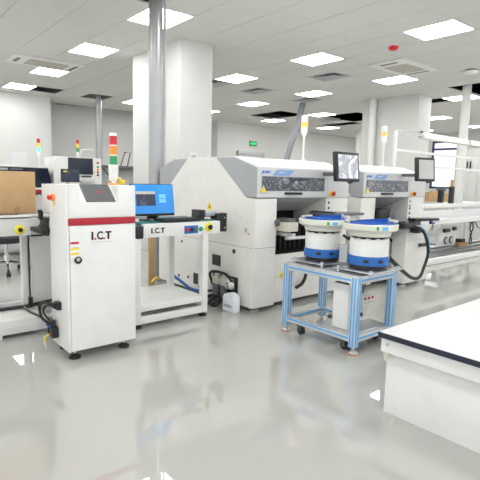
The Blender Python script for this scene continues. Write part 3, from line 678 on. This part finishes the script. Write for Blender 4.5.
# towers on the machines
def mach_tower(x, y, z0, label, zl):
    t = thing('tower_light', label, 'signal light', (x, y, z0), 'white tower lights glowing orange on the machines')
    obj('pole', MB().cyl((x,y,z0), (x,y,zl), .013).lathe((x,y,z0), [(.04,0),(.035,.03),(.014,.04)], 16).lathe((x,y,zl-.05), [(.013,0),(.038,.045)], 16), WHITE, t)
    obj('lower_shell', MB().lathe((x,y,zl-.005), [(.040,0),(.042,.07)], 20), CLEAR, t)
    obj('lamp_segment', MB().lathe((x,y,zl+.065), [(.042,0),(.042,.055)], 20), LIT_O, t)
    obj('upper_shell', MB().lathe((x,y,zl+.12), [(.042,0),(.042,.07),(.03,.085)], 20), CLEAR, t)
    return t
mach_tower(4.27, 3.9, 1.545, 'white tower light lit orange on the first machine, beside the leaning duct', 1.90)
mach_tower(5.96, 3.9, 1.545, 'white tower light lit orange on the second machine, against the second column', 1.93)
# operator screens
def op_screen(x, y, w, z0, z1, film, label, m, yaw):
    t = thing('operator_screen', label, 'monitor', (x, y, z0), 'black framed upright operator screens')
    r = Matrix.Rotation(math.radians(yaw), 3, 'Z') @ Matrix.Rotation(math.radians(-6), 3, 'X'); p = (x, y, (z0+z1)/2)
    obj('case', MB().box(x-w/2, x+w/2, y-.025, y+.02, z0, z1, .012, r, p).box(x-w/2+.06, x+w/2-.06, y+.018, y+.045, z0+.06, z1-.06, .008, r, p), BLACK, t)
    obj('screen', MB().box(x-w/2+.035, x+w/2-.03, y-.029, y-.024, z0+.03, z1-.03, .0, r, p), m, t)
    obj('arm', MB().box(x+.02, x+.06, y+.03, y+.32, z0+.06, z0+.10, .006), DGREY, t)
    obj('knob', MB().box(x+.05, x+.09, y-.01, y+.03, z0-.016, z0+.01, .004, r, p), BLACK, t)
    return t
op_screen(3.935, 3.0, .375, 1.322, 1.622, None, 'upright screen with white wrinkled film, on the first placement machine', FILM2, -1)
op_screen(5.50, 3.0, .30, 1.352, 1.645, None, 'upright screen with plain grey film, on the second placement machine', FILM3, -16)

# equipment on the ledge between bowls and machines
t = thing('feeder_tray', 'flat dark tray held out behind the blue bowl of the first bowl feeder', 'tray', (4.0, 3.1, .97))
obj('plate', MB().prism([(3.72,2.98),(3.93,2.92),(4.24,2.96),(4.22,3.08),(3.98,3.30),(3.74,3.30)], 'z', .975, 1.0, .004), DGREY, t)
obj('carriage', MB().box(3.74, 3.98, 3.0, 3.32, .94, .975, .006).box(3.76,3.80,3.0,3.3,1.0,1.012), BLACK, t); obj('guide', MB().box(4.02, 4.22, 2.965, 2.99, .965, .985, .003), STEEL, t)
obj('arm', MB().box(3.84, 3.90, 3.2, 3.42, .88, .945), STEEL, t)
t = thing('feeder_carrier', 'beige feeder carriage in the dark bay of the first placement machine', 'feeder', (3.4, 3.2, .7))
obj('block', MB().box(3.31, 3.46, 3.19, 3.42, .815, .905, .006), BEIGE, t)
obj('rail', MB().box(3.25, 3.60, 3.13, 3.17, .745, .775, .008).box(3.34, 3.38, 3.15, 3.43, .765, .80), STEEL, t)
obj('gearing', MB().cyl((3.30,3.3,.90), (3.30,3.34,.90), .03).box(3.36, 3.48, 3.24, 3.40, .905, .94, .008), DGREY, t)
t = thing('feeder_box', 'dark square feeder block in the bay of the second placement machine', 'feeder', (5.3, 3.3, .9))
obj('block', MB().box(5.02, 5.33, 3.28, 3.46, .84, 1.0, .01).box(5.02, 5.40, 3.14, 3.30, .80, .845, .006), BLACK, t)
obj('side_plate', MB().box(5.23, 5.34, 3.27, 3.30, .85, 1.0, .005), DGREY, t)
t = thing('side_cabinet', 'white control cabinet under the second machine, with a large black hose', 'cabinet', (5.7, 3.2, 0))
obj('body', MB().box(5.42, 5.97, 3.14, 3.335, .04, .80, .006), CREAM, t)
obj('seam', MB().box(5.42, 5.97, 3.138, 3.142, .60, .604), GREYP, t)
obj('latch', MB().box(5.74, 5.90, 3.11, 3.14, .50, .545, .006), BLACK, t)
obj('connector', MB().box(5.14, 5.40, 3.0, 3.08, .79, .84, .014).box(5.50, 5.62, 3.04, 3.142, .70, .76, .008).box(5.2,5.5,3.06,3.3,.765,.79), BLACK, t)
obj('power_hose', MB().tube([(5.20,3.04,.815),(5.42,3.0,.785),(5.62,3.0,.69),(5.74,3.0,.45),(5.47,2.9,.285),(5.10,2.75,.235),(4.66,2.6,.303),(3.90,2.3,.533),(3.42,2.12,.70)], .019, 12, 6), RUBBER, t)
obj('blue_wire', MB().tube([(5.45,2.99,.80),(5.66,2.99,.70),(5.775,2.99,.46)], .007, 8, 6), BLUEL, t)
obj('grey_wire', MB().tube([(5.62,3.1,.84),(5.75,3.05,.87),(5.88,3.04,.82),(5.89,3.05,.72)], .008, 8, 6).box(5.45,5.62,3.06,3.14,.80,.86,.01), DGREY, t)
for x in (5.5, 5.9): lev_foot(t, x, 3.2, .06, .05, STEEL, .012)
for dz in (.995, .93, .87): obj('socket', MB().lathe((5.80,3.337,dz), [(.018,0),(.018,-.006)], 12, 'y'), DGREY, mB)
t = thing('device_tray', 'flat black tray with a blue wired plug, beside the second machine', 'tray', (5.9, 3.0, .85))
obj('plate', MB().prism([(5.40,3.02),(5.5,2.95),(5.84,2.93),(5.84,3.08),(5.6,3.16),(5.42,3.14)], 'z', .862, .89, .004), BLACK, t)
obj('edge', MB().box(5.66, 5.84, 2.925, 2.945, .845, .862), STEEL, t); obj('plug', MB().box(5.72, 5.79, 2.96, 3.01, .815, .86, .006), BLUE, t)
obj('support', MB().box(5.5, 5.6, 3.1, 3.34, .82, .862), GREYP, t)

# ------------------------------------------------------------------ bowl feeder cart
ct = thing('feeder_cart', 'aluminium profile cart with blue slot strips carrying the two bowl feeders', 'cart', (3.15, 2.42, 0))
AX0, AX1, AY0, AY1, AZ0, AZ1 = 2.885, 3.425, 2.04, 2.815, .095, .60
pw = .058
def profile(mb, sb, a, b):
    x0, y0, z0 = a; x1, y1, z1 = b
    mb.box(x0, x1, y0, y1, z0, z1, .003)
for (x, y) in ((AX0, AY0), (AX0, AY1-pw), (AX1-pw, AY0), (AX1-pw, AY1-pw)):
    lg_ = obj('leg', MB().box(x, x+pw, y, y+pw, .055, AZ1, .003), ALU, ct)
    st = MB()
    for q in (.009, .035):
        st.box(x-.0015, x+.001, y+q, y+q+.015, .057, AZ1-.002); st.box(x+pw-.001, x+pw+.0015, y+q, y+q+.015, .057, AZ1-.002)
        st.box(x+q, x+q+.015, y-.0015, y+.001, .057, AZ1-.002); st.box(x+q, x+q+.015, y+pw-.001, y+pw+.0015, .057, AZ1-.002)
    obj('slot_strip', st, BLUEL, lg_, False)
for nm, z0, z1 in (('top_rail', AZ1-.05, AZ1), ('bottom_rail', .095, .14)):
    for (x0, x1, y0, y1, ax) in ((AX0+.004, AX0+.05, AY0+pw, AY1-pw, 'y'), (AX1-.05, AX1-.004, AY0+pw, AY1-pw, 'y'), (AX0+pw, AX1-pw, AY0+.004, AY0+.05, 'x'), (AX0+pw, AX1-pw, AY1-.05, AY1-.004, 'x')):
        r = obj(nm, MB().box(x0, x1, y0, y1, z0, z1, .003), ALU, ct)
        zc = (z0+z1)/2-.006 if nm == 'top_rail' else (z0+z1)/2-.002
        st = MB().box(x0-.0015 if ax == 'y' else x0, x0+.001 if ax == 'y' else x1, y0 if ax == 'y' else y0-.0015, y1 if ax == 'y' else y0+.001, zc, zc+.015)
        obj('slot_strip', st, BLUEL, r, False)
obj('top_plate', MB().box(AX0, AX1, AY0, AY1, AZ1, AZ1+.012, .003), ALU, ct)
obj('bottom_plate', MB().box(AX0+.05, AX1-.05, AY0+.05, AY0+.42, .14, .152), STEEL, ct)
for y in (AY0+pw, AY1-pw-.03):
    for z0 in (.14, AZ1-.08): obj('corner_bracket', MB().box(AX0+.01, AX0+.04, y, y+.03, z0, z0+.03, .008), STEEL, ct)
for x, y in ((AX0+.029,AY0+.029),(AX0+.029,AY1-.029),(AX1-.029,AY0+.029),(AX1-.029,AY1-.029)):
    f = obj('foot', MB().lathe((x,y,0.008), [(.038,0),(.038,.006),(.03,.014),(.012,.018)], 20), STEEL, ct); obj('pad', MB().lathe((x,y,0), [(.040,0),(.041,.009)], 20), AMBER, f); obj('stem', MB().cyl((x,y,.018), (x,y,.06), .010).cyl((x,y,.024), (x,y,.032), .02), STEEL, f)
for x, y in ((AX0+.06,AY0+.15),(AX0+.06,AY1-.16),(AX1-.06,AY0+.15),(AX1-.06,AY1-.16)):
    f = obj('caster', MB().cyl((x-.014,y-.02,.036), (x+.014,y-.02,.036), .035, 20), BLACK, ct); obj('fork', MB().box(x-.022, x+.022, y-.03, y+.02, .065, .096, .005).box(x-.022, x-.016, y-.03, y-.005, .03, .075).box(x+.016, x+.022, y-.03, y-.005, .03, .075), DGREY, f)
# bowls
def bowl(x, y, label):
    t = thing('bowl_feeder', label, 'bowl feeder', (x, y, AZ1+.012), 'blue and cream vibratory bowl feeders on the cart')
    z = AZ1+.012
    bp = obj('base_plate', MB().box(x-.21, x+.22, y-.18, y+.18, z+.022, z+.034, .003), STEEL, t)
    for sx in (-.18, .19):
        for sy in (-.15, .15): obj('spacer', MB().cyl((x+sx,y+sy,z), (x+sx,y+sy,z+.048), .012).cyl((x+sx,y+sy,z+.034), (x+sx,y+sy,z+.043), .018), STEEL, bp)
    obj('rubber_ring', MB().lathe((x,y,z+.034), [(.125,0),(.145,.006),(.145,.034)], 40), BLACK, t)
    bl = obj('blue_band', MB().lathe((x,y,z+.064), [(.150,0),(.160,.004),(.161,.068),(.152,.074),(.150,.074)], 48), BLUEB, t)
    for a in (-2.65, -1.95, -1.1):
        r = Matrix.Rotation(a+PI/2, 3, 'Z'); px_, py_ = x+math.cos(a)*.160, y+math.sin(a)*.160
        obj('vent', MB().box(px_-.02, px_+.02, py_-.004, py_+.004, z+.092, z+.116, .002, r), NAVY, bl)
    obj('drum', MB().lathe((x,y,z+.13), [(.13,0),(.151,.0),(.151,.135),(.144,.140)], 48), WHITE, t)
    obj('gap_ring', MB().lathe((x,y,z+.264), [(.135,0),(.135,.026)], 40), BLACK, t)
    for kq in range(12):
        a = 2*PI*kq/12; r = Matrix.Rotation(a+PI/2, 3, 'Z'); px_, py_ = x+math.cos(a)*.14, y+math.sin(a)*.14
        obj('spring_tab', MB().box(px_-.018, px_+.018, py_-.009, py_+.009, z+.270, z+.278, .002, r), STEEL, t)
    bw = obj('bowl', MB().lathe((x,y,z+.286), [(.13,0),(.158,.006),(.164,.034),(.182,.044),(.204,.052),(.212,.060),(.213,.098),(.208,.103),(.204,.100),(.202,.070),(.13,.066)], 56), BOWLC, t)
    ri = MB().lathe((x,y,z+.355), [(.03,.010),(.13,.0),(.198,.004),(.2025,.030),(.2045,.0385),(.2005,.0385),(.195,.022),(.13,.008),(.03,.014)], 56)
    obj('blue_lining', ri, BLUE, bw)
    sp = []
    for q in range(40):
        a = .4+q/39*5.2; sp.append((x+math.cos(a)*(.14+.0011*q), y+math.sin(a)*(.14+.0011*q), z+.362+.0008*q))
    obj('spiral_track', MB().tube(sp, .008, 8), BLUE, bw)
    arc = [(x+math.cos(a)*.188, y+math.sin(a)*.188, z+.398) for a in [1.3+i*.13 for i in range(12)]]
    obj('chute', MB().tube(arc, .010, 8), BEIGE, bw)
    sd = MB()
    for q in range(8):
        a0, a1 = -.25+q*.17, -.25+(q+1)*.17
        P = [(x+math.cos(a)*rr, y+math.sin(a)*rr) for a, rr in ((a0,.205),(a1,.205),(a1,.198),(a0,.198))]
        sd.prism(P, 'z', z+.375, z+.418-.003*q)
    obj('blue_guard', sd, BLUE, bw)
    obj('tooling', MB().box(x+.17, x+.24, y-.10, y-.05, z+.388, z+.412, .006).cyl((x+.20,y-.04,z+.38), (x+.20,y-.04,z+.425), .011), STEEL, bw)
    for a, mm, w in ((-2.28, GREEN, .018), (-2.0, BLUEL, .045)):
        r = Matrix.Rotation(a+PI/2, 3, 'Z'); px_, py_ = x+math.cos(a)*.2128, y+math.sin(a)*.2128
        obj('label', MB().box(px_-w/2, px_+w/2, py_-.0015, py_+.0015, z+.350, z+.376, 0, r), mm, bw)
    return t
bowl(3.14, 2.60, 'blue lined bowl feeder standing closer to the first placement machine')
bowl(3.145, 2.135, 'blue lined bowl feeder near the cable loop, on the cart end by the white bench')
t = thing('feeder_stand', 'green grey bracket standing between the two bowls', 'bracket', (3.30, 2.36, AZ1+.012))
obj('post', MB().box(3.12, 3.385, 2.325, 2.405, AZ1+.050, .80, .006).box(3.34, 3.37, 2.35, 2.38, .80, .93, .004).box(3.30, 3.40, 2.34, 2.39, .90, .935, .004), GREYP, t)  # low block widened to screen off a ceiling lamp's floor reflection
t = thing('bowl_cable', 'black cable drooping between the two bowl feeders', 'cable', (3.4, 2.5, .62))
obj('cable', MB().tube([(3.40,2.52,.83),(3.47,2.46,.78),(3.45,2.41,.68),(3.41,2.40,.626)], .014, 8, 6).tube([(3.42,2.60,.84),(3.52,2.54,.76),(3.50,2.50,.66),(3.41,2.46,.626)], .012, 8, 6), RUBBER, t)
cbx = thing('control_box', 'tall white control box inside the profile cart', 'control box', (3.03, 2.22, .15))
obj('case', MB().box(2.955, 3.10, 2.165, 2.315, .153, .518, .004), WHITE, cbx)
obj('lid', MB().box(2.96, 3.095, 2.17, 2.31, .517, .523), BLACK, cbx)
obj('knob', MB().lathe((3.06,2.165,.42), [(.014,0),(.014,-.015)], 14, 'y').lathe((3.06,2.165,.33), [(.02,0),(.018,-.012)], 14, 'y').box(3.05,3.08,2.15,2.166,.22,.26,.003), DGREY, cbx)
cd = thing('feeder_controller', 'white controller with three red topped modules in the cart end', 'controller', (3.32, 2.3, .15))
obj('case', MB().box(3.20, 3.37, 2.26, 2.44, .153, .375, .004), CREAM, cd)
for q in range(3):
    md_ = obj('module', MB().box(3.205+q*.052, 3.25+q*.052, 2.20, 2.262, .285, .375, .004), WHITE, cd)
    obj('red_cap', MB().box(3.212+q*.052, 3.243+q*.052, 2.197, 2.202, .352, .372), STRIPE, md_); obj('display', MB().box(3.212+q*.052, 3.243+q*.052, 2.197, 2.202, .318, .334), BEIGE, md_)
obj('switch', MB().box(3.21, 3.24, 2.25, 2.262, .22, .265, .003).lathe((3.265,2.262,.21), [(.018,0),(.018,-.012)], 14, 'y'), BLACK, cd)
obj('wire', MB().tube([(3.25,2.3,.375),(3.28,2.3,.47),(3.30,2.3,.55)], .008, 6, 4).tube([(3.31,2.3,.375),(3.33,2.3,.47),(3.34,2.3,.55)], .008, 6, 4).tube([(3.34,2.3,.375),(3.37,2.3,.48),(3.37,2.3,.55)], .006, 6, 4), DGREY, cd)
t = thing('air_valve', 'round white valve with a yellow label behind the cart legs', 'valve', (3.55, 3.32, .3))
obj('disc', MB().lathe((3.62,3.40,.33), [(.11,0),(.11,-.04),(.09,-.05)], 28, 'y'), WHITE, t); obj('label', MB().box(3.44, 3.52, 3.375, 3.40, .31, .36), YELLOW, t)
obj('hose', MB().tube([(3.74,3.36,.40),(3.75,3.32,.33),(3.68,3.30,.24),(3.58,3.30,.20)], .018, 8, 6), RUBBER, t)

# ------------------------------------------------------------------ white bench at the front
bn = thing('work_bench', 'low white bench with a navy edge in the near corner', 'bench', (3.3, .2, 0))
bx0, bx1, by0, by1 = 2.245, 4.6, -1.6, 1.432
obj('top', MB().box(bx0+.003, bx1, by0, by1-.003, .452, .482, .002), BENCH, bn)
obj('edge_band', MB().box(bx0, bx0+.004, by0, by1, .450, .4805, .001).box(bx0, bx1, by1-.004, by1, .450, .4805, .001), NAVY, bn)
obj('apron', MB().box(bx0+.022, bx0+.04, by0, by1-.01, .365, .452, .002).box(bx0+.03, bx1, by1-.03, by1-.012, .365, .452, .002), WHITE, bn)
obj('side_panel', MB().box(2.303, 2.33, by0, 1.403, .0, .455, .002).box(2.331, bx1, 1.38, 1.403, .0, .455, .002), WHITE, bn)
obj('screw', MB().lathe((bx0+.022,1.385,.412), [(.008,0),(.008,-.004)], 14, 'x'), STEEL, bn)
obj('tab', MB().prism([(1.375,.365),(1.41,.365),(1.40,.32),(1.385,.31)], 'x', bx0+.026, bx0+.032), BEIGE, bn)

# ------------------------------------------------------------------ far conveyor bench with overhead lamps
rc = thing('work_conveyor', 'long white conveyor bench running from the second machine to the far lockers', 'conveyor', (9, 4.1, 0))
ex = 12.5
obj('front_rail', MB().box(6.65, ex, 3.80, 3.86, .665, .755, .005), WHITE, rc)
obj('rear_rail', MB().box(6.55, ex, 4.50, 4.58, .875, .955, .01), WHITE, rc)
obj('bed', MB().box(6.6, ex, 3.95, 4.42, .70, .735), WHITE, rc)
obj('guide_rail', MB().box(6.9, ex, 4.02, 4.05, .735, .80, .004).box(6.9, ex, 4.36, 4.40, .735, .84, .004), GREYL, rc)
for x, y in ((6.98,3.80),(10.2,3.80),(6.98,4.46),(10.2,4.46)):
    obj('leg', MB().box(x, x+.10, y, y+.07, .0, .67, .005), WHITE, rc)
    obj('brace', MB().tube([(x+.05,y+.035,.45), (x+.40,y+.035,.69)], .02, 8), WHITE, rc)
obj('base_rail', MB().box(6.9, ex, 3.76, 3.86, .005, .095, .006).box(6.9, ex, 4.46, 4.54, .02, .12, .006), WHITE, rc)
obj('base_tray', MB().box(7.1, ex, 3.9, 4.46, .09, .11), STEEL, rc)
obj('base_rod', MB().cyl((7.3,4.0,.15), (ex,4.0,.15), .02).cyl((7.6,4.2,.16), (ex,4.2,.16), .018), DGREY, rc)
obj('fan_panel', MB().prism([(8.45,.12),(9.15,.12),(9.25,.665),(8.62,.665)], 'y', 4.25, 4.28), WHITE, rc)
for x in (8.76, 8.97):
    fn = obj('fan', MB().lathe((x,4.25,.27), [(.075,0),(.075,-.02),(.06,-.022)], 22, 'y'), DGREY, rc); obj('hub', MB().lathe((x,4.23,.27), [(.05,0),(.05,-.008)], 18, 'y'), GREYL, fn)
obj('relay', MB().box(8.62, 8.84, 4.20, 4.25, .43, .50, .01).box(9.0, 9.1, 4.20, 4.25, .45, .52, .01), BLACK, rc)
t = thing('device_box', 'small brown and black device lying under the far conveyor bench', 'device', (9.55, 4.3, .11))
obj('case', MB().box(9.15, 9.52, 4.15, 4.33, .112, .20, .01), TAPE, t); obj('top_unit', MB().box(9.28, 9.46, 4.18, 4.30, .20, .27, .01), BLACK, t)
t = thing('power_cable', 'black adapter with twisted cables hanging under the far conveyor bench', 'cable', (9.75, 4.2, .4))
obj('adapter', MB().box(9.62, 9.85, 4.16, 4.24, .58, .70, .01), BLACK, t)
obj('cord', MB().tube([(9.70,4.2,.58),(9.66,4.2,.45),(9.74,4.2,.35),(9.68,4.2,.22),(9.72,4.2,.13)], .012, 6, 5).tube([(9.77,4.2,.58),(9.80,4.2,.45),(9.70,4.2,.34),(9.78,4.2,.22),(9.76,4.2,.13)], .012, 6, 5).tube([(9.85,4.2,.64),(9.98,4.2,.5),(10.1,4.2,.46)], .01, 6, 4), RUBBER, t)
lf = thing('lamp_frame', 'overhead white frame with work lamps above the far conveyor bench', 'lamp frame', (9, 4.4, 0))
obj('post', MB().box(7.03, 7.08, 4.38, 4.42, .74, 2.20, .004), WHITE, lf)
obj('top_wire', MB().tube([(7.06,4.4,2.20),(7.9,4.4,2.245)], .012, 6).tube([(7.09,4.4,2.05),(7.14,4.4,2.15),(7.25,4.4,2.19)], .012, 6, 4), GREYP, lf)
obj('cross_bar', MB().box(7.08, ex, 4.37, 4.42, 1.865, 1.905, .004), WHITE, lf)
obj('cross_bar', MB().box(8.35, ex, 4.36, 4.43, 1.63, 1.67, .004), WHITE, lf)
obj('bracket', MB().box(7.82, 7.90, 4.37, 4.43, 2.15, 2.26, .01), DGREY, lf)
obj('post', MB().box(ex-.06, ex, 4.37, 4.43, .74, 2.2, .004), WHITE, lf)
for x0 in (7.86, 9.72):
    fx = obj('lamp_housing', MB().prism([(4.33,2.13),(4.47,2.13),(4.45,2.24),(4.35,2.24)], 'x', x0, x0+1.75, .01), WHITE, lf)
    for xe in (x0-.05, x0+1.74): obj('end_cap', MB().box(xe, xe+.065, 4.35, 4.45, 2.16, 2.22, .012), GREYL, fx)
# distant right end: lockers, curtain, parcels
lk = thing('locker', 'tall pale locker row with black handles beyond the white post', 'locker', (19.2, 8.6, 0))
obj('body', MB().box(19.0, 19.55, 7.25, 9.0, 0, 2.8, .01), WALLM, lk)
for y0, y1, hy in ((8.82,8.99,8.95),(8.50,8.80,8.55),(8.16,8.48,8.43),(7.3,8.14,None)):
    d = obj('door', MB().box(18.97, 19.0, y0, y1, .05, 2.75, .006), WALLM, lk)
    if hy: obj('handle', MB().box(18.94, 18.975, hy-.02, hy+.02, 1.98, 2.30), BLACK, d)
o = origin(obj('door_curtain', MB().tube([(19.5,9.08,0),(19.5,9.08,3.1)], .05, 12).tube([(19.52,9.19,.0),(19.52,9.17,3.1)], .045, 12).tube([(19.5,9.28,.0),(19.5,9.24,3.1)], .04, 12), CURT)); tag(o, 'cream curtain gathered beside the bright window', 'curtain')
wb = thing('packing_table', 'far packing table below the bright window', 'table', (13, 6.6, 0))
obj('top', MB().box(11.8, 14.4, 5.6, 7.2, .84, .87), WHITE, wb)
for x in (11.9, 14.25):
    for y in (5.7, 7.1): obj('leg', MB().box(x, x+.06, y, y+.06, 0, .84), WHITE, wb)
for (a, b, h, lab) in ((12.15, 12.75, .26, 'open brown carton on the far packing table, under the window sill'), (13.0, 13.42, .20, 'brown carton beside the black device on the far packing table')):
    o = thing('carton', lab, 'box', ((a+b)/2, 6.6, .87), 'cartons on the packing table'); obj('box', MB().box(a, b, 6.45, 6.8, .872, .87+h, .005), CARD, o); obj('flap', MB().prism([(a,.87+h),(b,.87+h),(b+.05,.90+h),(a+.05,.90+h)], 'y', 6.44, 6.455), CARD, o)
o = thing('label_printer', 'black upright device standing before the cartons', 'device', (12.0, 6.0, .87)); obj('body', MB().box(11.93, 12.08, 5.98, 6.10, .872, 1.20, .02), BLACK, o); obj('head', MB().box(11.93, 12.10, 5.95, 6.14, 1.18, 1.26, .02), DGREY, o)
o = origin(obj('loudspeaker', MB().box(9.40, 9.52, 4.505, 4.575, .9555, 1.30, .012), BLACK)); tag(o, 'tall narrow black speaker on the rear rail of the far conveyor bench', 'speaker')
o = origin(obj('cardboard_roll', MB().cyl((12.62,6.06,.872), (12.62,6.06,1.48), .045, 14), CARD)); tag(o, 'brown cardboard roll standing upright beside the curtain', 'cardboard')
ex_ = thing('exit_sign', 'small green exit sign on the far wall above the door', 'sign', (12.36, 13.97, 2.7))
obj('case', MB().box(12.18, 12.55, 13.95, 13.998, 2.70, 2.88, .006), GREEN, ex_)
sym = MB().prism([(12.33,2.83),(12.37,2.865),(12.41,2.83),(12.41,2.76),(12.37,2.725),(12.33,2.76)], 'y', 13.945, 13.952)
obj('symbol', sym, EXITG, ex_)
for x in (12.21, 12.44): obj('arrow', MB().box(x, x+.08, 13.945, 13.952, 2.76, 2.82), EXITG, ex_)
o = thing('wall_thermostat', 'small switch plate on the big white column above the machine', 'switch', (4.39, 6.44, 1.6)); obj('plate', MB().box(4.32, 4.48, 6.43, 6.449, 1.60, 1.75, .004), WHITE, o); obj('display', MB().box(4.35, 4.45, 6.425, 6.432, 1.64, 1.72), GREYP, o)
